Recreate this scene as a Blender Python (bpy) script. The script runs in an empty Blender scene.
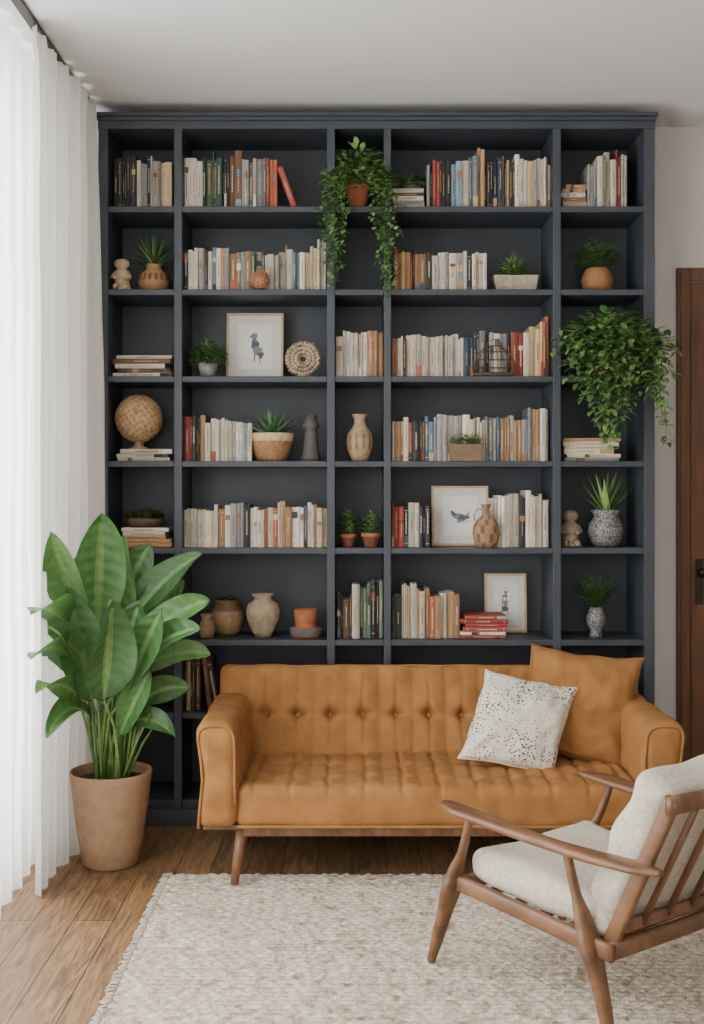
import bpy, bmesh, math, random
from mathutils import Vector, Matrix, noise
R = random.Random(7)
V = Vector
F = 1150.0; HX = 352.0; HY = 490.0; CZ = 1.46
rad = math.radians

def srgb(r, g=None, b=None):
    if g is None: r, g, b = r
    def c(x):
        x = x/255.0
        return x/12.92 if x <= .04045 else ((x+.055)/1.055)**2.4
    return (c(r), c(g), c(b))
def PX(px, y): return (px-HX)*y/F
def PZ(py, y): return CZ-(py-HY)*y/F

# ------------------------------------------------------------------ mesh builder
class MB:
    def __init__(s): s.v=[]; s.f=[]; s.c=[]; s.m=[]; s.s=[]
    def add(s, vs, fs, col=(1,1,1), mat=0, smooth=False, M=None):
        o=len(s.v)
        if M is not None: vs=[M@V(v) for v in vs]
        s.v.extend([tuple(v) for v in vs])
        for i,f in enumerate(fs):
            s.f.append([o+k for k in f])
            s.c.append(col[i] if isinstance(col,list) else col)
            s.m.append(mat); s.s.append(smooth)
    def box(s, x0,x1,y0,y1,z0,z1, col=(1,1,1), mat=0, M=None):
        vs=[(x0,y0,z0),(x1,y0,z0),(x1,y1,z0),(x0,y1,z0),(x0,y0,z1),(x1,y0,z1),(x1,y1,z1),(x0,y1,z1)]
        fs=[(0,3,2,1),(4,5,6,7),(0,1,5,4),(1,2,6,5),(2,3,7,6),(3,0,4,7)]
        s.add(vs,fs,col,mat,False,M)
    def lathe(s, prof, c=(0,0,0), n=28, col=(1,1,1), mat=0, M=None, smooth=True, colf=None, rf=None):
        vs=[];fs=[];cs=[]
        for (r,z) in prof:
            for k in range(n):
                a=2*math.pi*k/n
                rr=r*(rf(a,z) if rf else 1)
                vs.append((c[0]+rr*math.cos(a), c[1]+rr*math.sin(a), c[2]+z))
        for i in range(len(prof)-1):
            for k in range(n):
                k2=(k+1)%n
                fs.append((i*n+k,i*n+k2,(i+1)*n+k2,(i+1)*n+k))
                cs.append(colf(prof[i][1],k) if colf else col)
        s.add(vs,fs,cs,mat,smooth,M)
    def sweep(s, pts, ab, up=V((0,0,1)), n=10, pw=1.0, col=(1,1,1), mat=0, M=None, smooth=True, caps=True):
        pts=[V(p) for p in pts]; m=len(pts)
        if not isinstance(ab,list): ab=[ab]*m
        ab=[(a,a) if not isinstance(a,tuple) else a for a in ab]
        vs=[];fs=[]
        for i,p in enumerate(pts):
            t=(pts[min(i+1,m-1)]-pts[max(i-1,0)]).normalized()
            side=t.cross(up)
            if side.length<1e-3: side=t.cross(V((1,0,0)))
            side.normalize(); nn=side.cross(t).normalized()
            a,b=ab[i]
            for k in range(n):
                th=2*math.pi*k/n
                cx=math.cos(th); sx=math.sin(th)
                cx=math.copysign(abs(cx)**pw,cx); sx=math.copysign(abs(sx)**pw,sx)
                vs.append(p+side*a*cx+nn*b*sx)
        for i in range(m-1):
            for k in range(n):
                k2=(k+1)%n
                fs.append((i*n+k,i*n+k2,(i+1)*n+k2,(i+1)*n+k))
        if caps:
            fs.append(tuple(range(n-1,-1,-1))); fs.append(tuple((m-1)*n+k for k in range(n)))
        s.add(vs,fs,col,mat,smooth,M)
    def rbox(s, size, r, M=None, col=(1,1,1), mat=0, nn=(8,8,8), disp=None, k=3):
        h=[x/2 for x in size]
        def co(a,n):
            e=[-a+r*i/k for i in range(k)]
            mid=[-a+r+(2*a-2*r)*i/n for i in range(n+1)]
            return e+mid+[-x for x in reversed(e)]
        C=[co(h[i],nn[i]) for i in range(3)]
        for ax in range(3):
            u,w=[(1,2),(2,0),(0,1)][ax]
            for sg in (-1,1):
                A=C[u];B=C[w];vs=[];fs=[]
                for a in A:
                    for b in B:
                        p=[0,0,0]; p[ax]=sg*h[ax]; p[u]=a; p[w]=b
                        q=V([max(-h[i]+r,min(h[i]-r,p[i])) for i in range(3)])
                        d=V(p)-q
                        pt=q+d.normalized()*r
                        if disp: pt=disp(pt)
                        vs.append(pt)
                nb=len(B)
                for i in range(len(A)-1):
                    for j in range(nb-1):
                        f=(i*nb+j,(i+1)*nb+j,(i+1)*nb+j+1,i*nb+j+1)
                        fs.append(f if sg>0 else f[::-1])
                s.add(vs,fs,col,mat,True,M)
    def leaf(s, base, d, L, W, droop=.5, fold=.25, n=4, col=(0,.2,0), shape='oval', up=None, mat=0, jit=.15):
        d=V(d).normalized(); up=up or V((0,0,1))
        side=d.cross(up)
        if side.length<.05: side=V((R.uniform(-1,1),R.uniform(-1,1),0))
        side.normalize(); pos=V(base); vs=[];fs=[]
        g=1+R.uniform(-jit,jit); c=tuple(min(1,x*g) for x in col)
        for i in range(n+1):
            t=i/n
            if shape=='oval': w=W/2*math.sin(math.pi*min(1,t**.8))
            else: w=W/2*(.45+.55*math.sin(math.pi*min(1,t*1.1+.15)))*(1-t)**.55
            nr=side.cross(d)
            vs+= [pos+side*w+nr*fold*w, pos, pos-side*w+nr*fold*w]
            d=(d+V((0,0,-droop/n))).normalized(); pos=pos+d*L/n
        for i in range(n):
            a=i*3
            fs.append((a,a+1,a+4,a+3)); fs.append((a+1,a+2,a+5,a+4))
        s.add(vs,fs,c,mat,True)

def build(name, mb, mats, parent=None, weld=False, bevel=0, subsurf=0, loc=None, rotz=0):
    me=bpy.data.meshes.new(name); me.from_pydata(mb.v,[],mb.f); 
    for m in mats: me.materials.append(m)
    me.polygons.foreach_set('material_index',mb.m)
    me.polygons.foreach_set('use_smooth',mb.s)
    at=me.color_attributes.new('Col','FLOAT_COLOR','CORNER')
    buf=[]
    for f,c in zip(mb.f,mb.c):
        buf.extend((c[0],c[1],c[2],1.0)*len(f))
    at.data.foreach_set('color',buf)
    me.update()
    if weld:
        bm=bmesh.new(); bm.from_mesh(me); bmesh.ops.remove_doubles(bm,verts=bm.verts,dist=2e-5); bm.to_mesh(me); bm.free()
    ob=bpy.data.objects.new(name,me); bpy.context.scene.collection.objects.link(ob)
    if parent: ob.parent=parent
    if loc: ob.location=loc
    ob.rotation_euler[2]=rotz
    if bevel:
        b=ob.modifiers.new('bev','BEVEL'); b.width=bevel; b.segments=2; b.limit_method='ANGLE'
    return ob
def empty(name, loc=(0,0,0), rotz=0):
    e=bpy.data.objects.new(name,None); bpy.context.scene.collection.objects.link(e); e.location=loc; e.rotation_euler[2]=rotz
    return e

# ------------------------------------------------------------------ materials
def mat(name, col=None, rough=.6, nscale=15, namt=.12, bscale=90, bstr=.15, bdist=.002, metal=0, stretch=(1,1,1), sheen=0, spec=.5, transl=0):
    m=bpy.data.materials.new(name); m.use_nodes=True; nt=m.node_tree; N=nt.nodes; L=nt.links
    p=N['Principled BSDF']; p.inputs['Roughness'].default_value=rough; p.inputs['Metallic'].default_value=metal
    p.inputs['Specular IOR Level'].default_value=spec
    if sheen: p.inputs['Sheen Weight'].default_value=sheen; p.inputs['Sheen Roughness'].default_value=.4
    if sheen and col: p.inputs['Sheen Tint'].default_value=(*[min(1,c*1.6+.1) for c in col],1)
    tc=N.new('ShaderNodeTexCoord'); mp=N.new('ShaderNodeMapping'); mp.inputs['Scale'].default_value=stretch
    L.new(tc.outputs['Object'],mp.inputs['Vector'])
    if col is None:
        a=N.new('ShaderNodeAttribute'); a.attribute_name='Col'; src=a.outputs['Color']
    else:
        a=N.new('ShaderNodeRGB'); a.outputs[0].default_value=(*col,1); src=a.outputs[0]
    n=N.new('ShaderNodeTexNoise'); n.inputs['Scale'].default_value=nscale; n.inputs['Detail'].default_value=5
    L.new(mp.outputs[0],n.inputs['Vector'])
    mr=N.new('ShaderNodeMapRange'); mr.inputs[1].default_value=.3; mr.inputs[2].default_value=.7; mr.inputs[3].default_value=1-namt; mr.inputs[4].default_value=1+namt
    L.new(n.outputs['Fac'],mr.inputs[0])
    vm=N.new('ShaderNodeVectorMath'); vm.operation='SCALE'; L.new(src,vm.inputs[0]); L.new(mr.outputs[0],vm.inputs['Scale'])
    L.new(vm.outputs[0],p.inputs['Base Color'])
    if bstr:
        n2=N.new('ShaderNodeTexNoise'); n2.inputs['Scale'].default_value=bscale; n2.inputs['Detail'].default_value=3
        L.new(mp.outputs[0],n2.inputs['Vector'])
        b=N.new('ShaderNodeBump'); b.inputs['Strength'].default_value=bstr; b.inputs['Distance'].default_value=bdist
        L.new(n2.outputs['Fac'],b.inputs['Height']); L.new(b.outputs[0],p.inputs['Normal'])
    if transl:
        tr=N.new('ShaderNodeBsdfTranslucent'); L.new(vm.outputs[0],tr.inputs['Color'])
        mx=N.new('ShaderNodeMixShader'); mx.inputs[0].default_value=transl
        L.new(p.outputs[0],mx.inputs[1]); L.new(tr.outputs[0],mx.inputs[2]); L.new(mx.outputs[0],N['Material Output'].inputs[0])
    return m

m_wall=mat('wall_paint',srgb(200,196,190),.9,3,.03,200,.1)
m_ceil=mat('ceiling_paint',srgb(218,217,215),.95,2,.02,200,.05)
m_shelf=mat('slate_paint',srgb(54,59,66),.5,6,.14,120,.15)
m_paint=mat('painted_paper',None,.65,60,.08,200,.1)
m_cer=mat('ceramic_matte',None,.65,45,.24,60,.4,.003)
m_terra=mat('terracotta',None,.8,25,.15,90,.3,.002)
m_leaf=mat('leaf_green',None,.45,40,.18,60,.15,.002,transl=.2)
m_soil=mat('soil',srgb(52,38,28),.95,50,.4,60,1,.01)
m_must=mat('mustard_linen',srgb(154,108,64),.98,14,.17,450,.9,.0025,sheen=.1,spec=.08)
m_cream=mat('cream_boucle',srgb(198,188,173),.92,90,.16,260,.9,.004,sheen=.1,spec=.2)
m_walnut=mat('walnut_wood',srgb(110,76,50),.45,6,.4,30,.12,.001,stretch=(6,1.2,3))
m_doorw=mat('door_wood',srgb(98,60,34),.45,5,.32,30,.15,.001,stretch=(8,8,.8))
m_metal=mat('dark_metal',srgb(60,55,50),.35,20,.1,50,.05,metal=.9)
m_frame=mat('frame_wood',srgb(186,158,120),.5,10,.15,60,.1,stretch=(1,1,6))
m_white=mat('white_trim',srgb(225,222,216),.5,3,.02,100,.05)
m_wire=mat('bronze_wire',srgb(92,74,58),.4,20,.15,50,.1,metal=.6)

def nodes(m): return m.node_tree.nodes, m.node_tree.links
m_speck=mat('speckled_linen',srgb(220,212,198),.9,20,.04,300,.5,.0015)
N,L=nodes(m_speck); p=N['Principled BSDF']; tc=N.new('ShaderNodeTexCoord')
def specks(scale,th,kk):
    vo=N.new('ShaderNodeTexVoronoi'); vo.inputs['Scale'].default_value=scale; L.new(tc.outputs['Object'],vo.inputs['Vector'])
    nz=N.new('ShaderNodeTexNoise'); nz.inputs['Scale'].default_value=9; L.new(tc.outputs['Object'],nz.inputs['Vector'])
    ad=N.new('ShaderNodeMath'); ad.operation='MULTIPLY_ADD'; ad.inputs[1].default_value=-kk; ad.inputs[2].default_value=th
    L.new(nz.outputs['Fac'],ad.inputs[0])
    lt=N.new('ShaderNodeMath'); lt.operation='LESS_THAN'; L.new(vo.outputs['Distance'],lt.inputs[0]); L.new(ad.outputs[0],lt.inputs[1]); return lt.outputs[0]
s1=specks(84,.60,.66); s2=specks(120,.50,.60)
mxa=N.new('ShaderNodeMix'); mxa.data_type='RGBA'; mxa.inputs[6].default_value=(*srgb(216,206,190),1); mxa.inputs[7].default_value=(*srgb(150,126,104),1); L.new(s2,mxa.inputs[0])
mx=N.new('ShaderNodeMix'); mx.data_type='RGBA'; L.new(mxa.outputs[2],mx.inputs[6]); mx.inputs[7].default_value=(*srgb(66,66,80),1)
L.new(s1,mx.inputs[0]); L.new(mx.outputs[2],p.inputs['Base Color'])
m_pat=mat('patterned_glaze',srgb(150,150,150),.5,20,.04,60,.2)
N,L=nodes(m_pat); p=N['Principled BSDF']; tc=N.new('ShaderNodeTexCoord')
vo=N.new('ShaderNodeTexVoronoi'); vo.feature='DISTANCE_TO_EDGE'; vo.inputs['Scale'].default_value=85; L.new(tc.outputs['Object'],vo.inputs['Vector'])
cr=N.new('ShaderNodeValToRGB'); cr.color_ramp.elements[0].position=.08; cr.color_ramp.elements[1].position=.2
cr.color_ramp.elements[0].color=(*srgb(74,74,76),1); cr.color_ramp.elements[1].color=(*srgb(142,138,132),1)
L.new(vo.outputs['Distance'],cr.inputs[0]); L.new(cr.outputs[0],p.inputs['Base Color'])
# floor
m_floor=mat('oak_planks',srgb(165,122,82),.5,5,.2,40,.1)
N,L=nodes(m_floor); p=N['Principled BSDF']; tc=N.new('ShaderNodeTexCoord')
mp=N.new('ShaderNodeMapping'); mp.inputs['Rotation'].default_value=(0,0,math.radians(90)); L.new(tc.outputs['Object'],mp.inputs[0])
br=N.new('ShaderNodeTexBrick'); br.offset=.37; br.inputs['Scale'].default_value=1; br.inputs['Brick Width'].default_value=1.3; br.inputs['Row Height'].default_value=.135
br.inputs['Mortar Size'].default_value=.002; br.inputs['Color1'].default_value=(*srgb(144,110,76),1); br.inputs['Color2'].default_value=(*srgb(122,92,62),1); br.inputs['Mortar'].default_value=(*srgb(50,34,24),1)
L.new(mp.outputs[0],br.inputs['Vector'])
mp2=N.new('ShaderNodeMapping'); mp2.inputs['Scale'].default_value=(12,1.1,1); L.new(tc.outputs['Object'],mp2.inputs[0])
n1=N.new('ShaderNodeTexNoise'); n1.inputs['Scale'].default_value=3; n1.inputs['Detail'].default_value=9; n1.inputs['Distortion'].default_value=2.2; L.new(mp2.outputs[0],n1.inputs['Vector'])
mr=N.new('ShaderNodeMapRange'); mr.inputs[1].default_value=.34; mr.inputs[2].default_value=.66; mr.inputs[3].default_value=.50; mr.inputs[4].default_value=1.3; L.new(n1.outputs['Fac'],mr.inputs[0])
vm=N.new('ShaderNodeVectorMath'); vm.operation='SCALE'; L.new(br.outputs['Color'],vm.inputs[0]); L.new(mr.outputs[0],vm.inputs['Scale']); L.new(vm.outputs[0],p.inputs['Base Color'])
def curtain_mat(name,col,tr,tp):
    m=bpy.data.materials.new(name); m.use_nodes=True; N=m.node_tree.nodes; L=m.node_tree.links; N.remove(N['Principled BSDF'])
    d=N.new('ShaderNodeBsdfDiffuse'); d.inputs[0].default_value=(*col,1)
    t=N.new('ShaderNodeBsdfTranslucent'); t.inputs[0].default_value=(*col,1)
    x=N.new('ShaderNodeMixShader'); x.inputs[0].default_value=tr; L.new(d.outputs[0],x.inputs[1]); L.new(t.outputs[0],x.inputs[2])
    q=N.new('ShaderNodeBsdfTransparent'); y=N.new('ShaderNodeMixShader'); y.inputs[0].default_value=tp; L.new(x.outputs[0],y.inputs[1]); L.new(q.outputs[0],y.inputs[2])
    tc=N.new('ShaderNodeTexCoord'); nz=N.new('ShaderNodeTexNoise'); nz.inputs['Scale'].default_value=300; L.new(tc.outputs['Object'],nz.inputs['Vector'])
    b=N.new('ShaderNodeBump'); b.inputs['Strength'].default_value=.2; b.inputs['Distance'].default_value=.001; L.new(nz.outputs['Fac'],b.inputs['Height']); L.new(b.outputs[0],d.inputs['Normal'])
    L.new(y.outputs[0],N['Material Output'].inputs[0]); return m
m_sheer=curtain_mat('sheer_voile',srgb(238,240,242),.55,.25)
m_drape=curtain_mat('linen_drape',srgb(208,205,200),.28,.01)

# ------------------------------------------------------------------ room
CEIL=3.145; BY=5.34; WX=-1.45; RX=3.3; RY=-1.6
def slab(name,x0,x1,y0,y1,z0,z1,m):
    b=MB(); b.box(x0,x1,y0,y1,z0,z1); return build(name,b,[m])
slab('floor',WX-.15,RX+.15,RY-.15,BY+.15,-.1,0,m_floor)
slab('ceiling',WX-.15,RX+.15,RY-.15,BY+.15,CEIL,CEIL+.1,m_ceil)
dx0,dx1,dzt=1.505,2.50,2.49
b=MB(); b.box(WX-.15,dx0,BY,BY+.12,0,CEIL); b.box(dx1,RX+.15,BY,BY+.12,0,CEIL); b.box(dx0,dx1,BY,BY+.12,dzt,CEIL)
build('wall_back',b,[m_wall])
slab('wall_right',RX,RX+.12,RY,BY,0,CEIL,m_wall)
slab('wall_front',WX,RX,RY-.12,RY,0,CEIL,m_wall)
b=MB(); wy0,wy1,wz0,wz1=.3,4.75,.12,3.0
b.box(WX-.15,WX,RY,wy0,0,CEIL); b.box(WX-.15,WX,wy1,BY,0,CEIL); b.box(WX-.15,WX,wy0,wy1,0,wz0); b.box(WX-.15,WX,wy0,wy1,wz1,CEIL)
build('wall_left',b,[m_wall])
b=MB()
for y in (wy0+.03,wy0+(wy1-wy0)/3,wy0+2*(wy1-wy0)/3,wy1-.03): b.box(WX-.12,WX-.04,y-.03,y+.03,wz0,wz1)
b.box(WX-.12,WX-.04,wy0,wy1,wz0,wz0+.06); b.box(WX-.12,WX-.04,wy0,wy1,wz1-.06,wz1); b.box(WX-.11,WX-.05,wy0,wy1,2.3,2.34)
build('window_1',b,[m_white],bevel=.004)
b=MB(); b.box(1.33,1.5,BY-.016,BY,0,.12); b.box(2.51,RX,BY-.016,BY,0,.12); build('baseboard_back',b,[m_white],bevel=.004)
b=MB(); b.box(RX-.016,RX,RY,BY-.02,0,.12); build('baseboard_right',b,[m_white],bevel=.004)
b=MB()
x0,x1,zt=dx0+.001,dx1-.001,dzt-.001; yd=BY+.01
b.box(x0,x0+.06,yd-.03,yd+.1,0,zt); b.box(x1-.06,x1,yd-.03,yd+.1,0,zt); b.box(x0+.06,x1-.06,yd-.03,yd+.1,zt-.06,zt)
b.box(x0+.012,x0+.03,yd-.038,yd-.029,0,zt-.02)
lx0,lx1=x0+.065,x1-.065
b.box(lx0,lx1,yd,yd+.04,.01,zt-.065)
for (a,c,e,g) in [(lx0,lx0+.11,.01,zt-.065),(lx1-.11,lx1,.01,zt-.065),(lx0+.11,lx1-.11,.01,.2),(lx0+.11,lx1-.11,zt-.2,zt-.065),(lx0+.11,lx1-.11,.92,1.1)]:
    b.box(a,c,yd-.015,yd+.001,e,g)
for (e,g) in [(.25,.87),(1.15,zt-.25)]: b.box(lx0+.16,lx1-.16,yd-.012,yd+.001,e,g)
d=build('door_1',b,[m_doorw],bevel=.005)
b=MB(); b.box(1.592,1.628,yd-.022,yd-.014,.93,1.14)
b.lathe([(0,0),(.012,0),(.010,.03),(.020,.038),(.023,.05),(.016,.062),(0,.064)],M=Matrix.Translation((1.61,yd-.022,1.08))@Matrix.Rotation(math.radians(90),4,'X'),n=16)
b.lathe([(0,0),(.009,0),(.009,.004),(0,.004)],M=Matrix.Translation((1.61,yd-.022,.98))@Matrix.Rotation(math.radians(90),4,'X'),n=12)
build('door_handle',b,[m_metal],parent=d,bevel=.002)

# ------------------------------------------------------------------ bookshelf
SF=5.0; SB=5.33
SX=[(-1.104,-1.061),(-.774,-.739),(-.109,-.074),(.139,.170),(.874,.909),(1.270,1.317)]
yT=[206,289,376,461,548,640,713,800]
SZ=[CZ-(y-HY)/230 for y in yT]
b=MB()
for (a,c) in SX: b.box(a,c,SF,SB,.0,3.07)
for i in range(5):
    for z in SZ: b.box(SX[i][1],SX[i+1][0],SF+.004,SB-.012,z-.026,z)
b.box(SX[0][0],SX[5][1],SB-.012,SB,0,3.07)
b.box(SX[0][1],SX[5][0],SF+.012,SF+.03,0,SZ[7]-.02)
b.box(SX[0][0]-.002,SX[5][1]+.002,SF-.004,SB,3.03,3.066)
b.box(SX[0][0]-.005,SX[5][1]+.005,SF-.012,SB,3.066,3.082); b.box(SX[0][0]-.009,SX[5][1]+.009,SF-.022,SB,3.082,3.098)
b.box(SX[0][0]-.002,SX[5][1]+.002,SF-.008,SF+.01,.0,.075)
shelf=build('bookshelf',b,[m_shelf],bevel=.0025)

# ------------------------------------------------------------------ books
PAL={'white':[(208,200,184),(196,186,168),(220,212,198),(184,174,156),(206,190,164)],'grey':[(138,138,134),(164,160,152),(112,114,116)],
'dark':[(38,40,46),(52,48,46),(44,54,66),(30,30,32),(60,44,38)],'tan':[(172,136,96),(144,108,74),(190,162,122)],'rust':[(158,82,54),(170,96,66),(134,62,44)],
'red':[(138,54,46),(154,66,56)],'blue':[(100,122,136),(70,92,110),(130,148,156)],'gold':[(184,148,82)],'green':[(74,92,70),(102,118,92),(52,70,60)],'brown':[(96,66,46),(118,84,58)]}
MIX=['white']*10+['grey']*3+['dark']*3+['tan']*3+['rust']*1+['blue']*2+['gold','green','brown']
DK=['dark','dark','grey','white','dark','tan','brown']
def pick(ws):
    c=R.choice(PAL[R.choice(ws)]); g=R.uniform(.85,1.06); return srgb(*[min(255,x*g) for x in c])
def book(mb,w,h,dp,col,M):
    t=.0016
    lum=sum(col)/3
    pg=srgb(210,198,174)
    mb.box(0,t,.002,dp,0,h,col,0,M); mb.box(w-t,w,.002,dp,0,h,col,0,M)
    k=5; vs=[];fs=[]
    for i in range(k+1):
        x=w*i/k; y=-.003*math.sin(math.pi*i/k)+.002
        vs+=[(x,y,0),(x,y,h)]
    for i in range(k): fs.append((2*i,2*i+2,2*i+3,2*i+1))
    fs.append(tuple(2*i+1 for i in range(k+1))); fs.append(tuple(2*i for i in range(k,-1,-1)))
    mb.add(vs,fs,col,0,False,M)
    mb.box(t,w-t,.003,dp-.004,.003,h-.003,pg,0,M)
    ink=srgb(50,46,46) if lum>.18 else srgb(215,200,170)
    if R.random()<.25: ink=srgb(140,56,44) if lum>.18 else srgb(190,155,90)
    mixk=R.uniform(.4,.9); ink=tuple(a*mixk+c_*(1-mixk) for a,c_ in zip(ink,col))
    y=-.0020
    def q(x0,x1,z0,z1,c,yy=y): mb.add([(x0,yy,z0),(x1,yy,z0),(x1,yy,z1),(x0,yy,z1)],[(0,1,2,3)],c,0,False,M)
    r=R.random(); cx=w/2
    if r<.35:
        for zz in (h*.08,h*.9): q(w*.14,w*.86,zz,zz+.0025,ink)
    if R.random()<.22 and w>.014:
        c2=pick(['white','dark','tan','rust','blue']); z0=h*R.uniform(.5,.72); q(w*.1,w*.9,z0,z0+h*R.uniform(.08,.2),c2,-.0016)
    if R.random()<.12: q(w*.08,w*.92,h*.0+.002,h*R.uniform(.15,.3),pick(['white','dark','tan','blue','rust']),-.0016)
    tw=min(.0052,w*.28)
    z=h*R.uniform(.2,.4); ze=h*R.uniform(.6,.88)
    while z<ze:
        l=R.uniform(.003,.008); q(cx-tw/2,cx+tw/2,z,min(z+l,ze),ink); z+=l+R.uniform(.001,.004)
BYD=5.05
def row_books(name,spec):
    mb=MB()
    for (x0,x1,row,top,pal) in spec:
        X0=PX(x0,BYD); X1=PX(x1,BYD); H=PZ(top,BYD)-SZ[row]
        ws=[];tot=0
        while tot<X1-X0-.006:
            w=R.choice([.010,.013,.016,.019,.024,.03])*R.uniform(.85,1.1); ws.append(w); tot+=w
        sc=(X1-X0)/tot; x=X0; grp=0
        for w in ws:
            w*=sc
            if grp<=0: gh=H*R.uniform(.84,1.02); grp=R.choice([1,1,1,2,3]); gc=pick(pal); same=R.random()<.4
            grp-=1
            h=gh*R.uniform(.97,1.01); col=gc if same else pick(pal)
            dp=R.uniform(.14,.19); y=BYD+R.uniform(-.008,.02)
            book(mb,w-.0007,h,dp,col,Matrix.Translation((x,y,SZ[row]+.0006)))
            x+=w
    return mb
def leaning(mb,x0,row,h,w,ang,col,y=BYD):
    M=Matrix.Translation((PX(x0,y),y,SZ[row]+.0006))@Matrix.Rotation(rad(-ang),4,'Y')
    book(mb,w,h,.16,col,M)
def stack(mb,x0,x1,row,ytop,pal,z0=None,y=5.05):
    X0=PX(x0,y); X1=PX(x1,y); zb=SZ[row] if z0 is None else z0; H=PZ(ytop,y)-zb
    n=max(2,round(H/.018)); z=zb+.0006
    ts=[R.uniform(.75,1.25) for _ in range(n)]; s=sum(ts)
    for t in ts:
        t=t/s*H; wd=(X1-X0)*R.uniform(.84,1.0); xo=X0+(X1-X0-wd)*R.uniform(0,1)
        M=Matrix.Translation((xo+wd/2,y+.09+R.uniform(0,.01),z))@Matrix.Rotation(rad(R.uniform(-3,3)),4,'Z')@Matrix.Translation((wd/2,-.09,0))@Matrix(((0,0,-1,0),(0,1,0,0),(1,0,0,0),(0,0,0,1)))
        book(mb,t-.0004,wd,.17,pick(pal),M); z+=t
    return z
def outb(mb): return build('book_row',mb,[m_paint])
mb=row_books('',[(113,136,0,150,['dark','dark','brown','dark','grey']),(136,158,0,155,['white','grey','white','dark']),(158,172,0,155,['tan','white'])]); outb(mb)
mb=row_books('',[(184,206,0,151,['white','tan','white','tan','dark']),(206,222,0,150,['blue','blue','green']),(222,242,0,150,['dark','brown','white']),(242,266,0,154,['white','white','tan','grey']),(266,277,0,158,['rust'])])
leaning(mb,292,0,.190,.024,20,srgb(160,70,50)); outb(mb)
mb=row_books('',[(427,446,0,157,['dark','red','white','grey']),(446,478,0,156,['white']*3+['grey','blue','dark']),(478,485,0,143,['tan']),(485,520,0,154,['white','dark','tan','dark']),(520,551,0,156,['dark','white','tan','white','grey'])])
stack(mb,393,425,0,188,MIX); outb(mb)
mb=row_books('',[(588,603,0,156,['white','grey']),(603,616,0,151,['white','grey']),(616,622,0,151,['red']),(622,628,0,151,['white'])]); stack(mb,562,587,0,184,['tan','white','tan']); outb(mb)
outb(row_books('',[(184,212,1,246,['dark','grey','white','dark']),(212,245,1,247,['white','tan','blue','rust','dark']),(245,285,1,250,MIX),(285,310,1,245,['blue','white','tan','blue']),(310,326,1,240,['white','white','tan'])]))
outb(row_books('',[(394,432,1,247,['rust','tan','dark','brown','white','white']),(432,487,1,250,['white']*4+['grey','dark'])]))
mb=MB(); stack(mb,113,172,2,355,['tan','white','brown','white']); outb(mb)
outb(row_books('',[(336,383,2,330,['white']*5+['grey','tan','dark'])]))
outb(row_books('',[(392,470,2,332,['white']*7+['grey','tan','dark']),(470,510,2,331,['white','grey','dark','dark']),(511,530,2,330,['rust','red','white','tan']),(530,543,2,320,['red','rust','tan']),(543,550,2,313,['rust'])]))
mb=MB(); zt1=stack(mb,112,172,3,449,['tan','white','white']); outb(mb)
outb(row_books('',[(184,205,3,409,['red','rust','dark','rust','tan']),(205,252,3,417,['white']*4+['tan','grey'])]))
outb(row_books('',[(392,425,3,416,['rust','dark','white','tan','brown']),(425,500,3,415,MIX+['white']*6),(500,528,3,414,['white','tan','grey']),(528,549,3,407,['blue','white','grey','tan'])]))
mb=MB(); stack(mb,564,622,3,438,['tan','white','grey','white']); outb(mb)
mb=MB(); zt2=stack(mb,121,171,4,528,['white','tan','white']); outb(mb)
outb(row_books('',[(184,218,4,505,['white']*4+['grey']),(218,250,4,503,MIX),(250,278,4,505,['white','tan','white','rust']),(278,327,4,502,['rust','white','tan','white','grey','white'])]))
outb(row_books('',[(392,404,4,500,['rust','red']),(404,430,4,502,['white','dark','white','tan']),(492,526,4,493,['white']*3+['tan','dark']),(526,550,4,490,['white','tan','white'])]))
outb(row_books('',[(337,352,5,594,['dark','brown']),(352,383,5,580,['dark','white','green','rust','white','red'])]))
mb=row_books('',[(392,402,5,592,['dark','green']),(402,430,5,583,['tan','white','grey']),(430,460,5,590,['white','tan','grey','rust','white'])])
stack(mb,459,508,5,616,['red','dark','white','red'],y=5.03); outb(mb)
mb=row_books('',[(184,200,6,657,['dark','brown','tan'])])
leaning(mb,208,6,.235,.02,7,srgb(98,66,40)); leaning(mb,215,6,.225,.022,10,srgb(70,44,30)); outb(mb)

# ------------------------------------------------------------------ small objects helpers
G1=srgb(96,130,68); G2=srgb(122,154,88); G3=srgb(70,102,54); G4=srgb(108,138,100)
def prof(pts,y): s=y/F; return [(r*s,h*s) for r,h in pts]
def at(px,row,y,z=None): return V((PX(px,y),y,(SZ[row] if z is None else z)+.0006))
def bush(mb,c,rd,h,n,L,W,cols,mat=1,stems=True,droop=.5):
    c=V(c)
    for i in range(n):
        a=R.uniform(0,2*math.pi); rr=rd*math.sqrt(R.random()); el=R.random()
        p=c+V((rr*math.cos(a),rr*math.sin(a)*.8,h*el*(1-.5*(rr/rd)**2)))
        d=V((math.cos(a)*(.3+rr/rd),math.sin(a)*(.3+rr/rd),R.uniform(-.1,.9)))
        mb.leaf(p,d,L*R.uniform(.7,1.2),W*R.uniform(.7,1.2),droop=droop,col=R.choice(cols),mat=mat,n=3,jit=.35)
    if stems:
        for i in range(max(5,n//10)):
            a=R.uniform(0,2*math.pi); rr=rd*.7*R.random(); e=c+V((rr*math.cos(a),rr*math.sin(a),h*.8))
            mb.sweep([c,(c+e)/2+V((0,0,.005)),e],.0012,n=4,col=G3,mat=mat)
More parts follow.
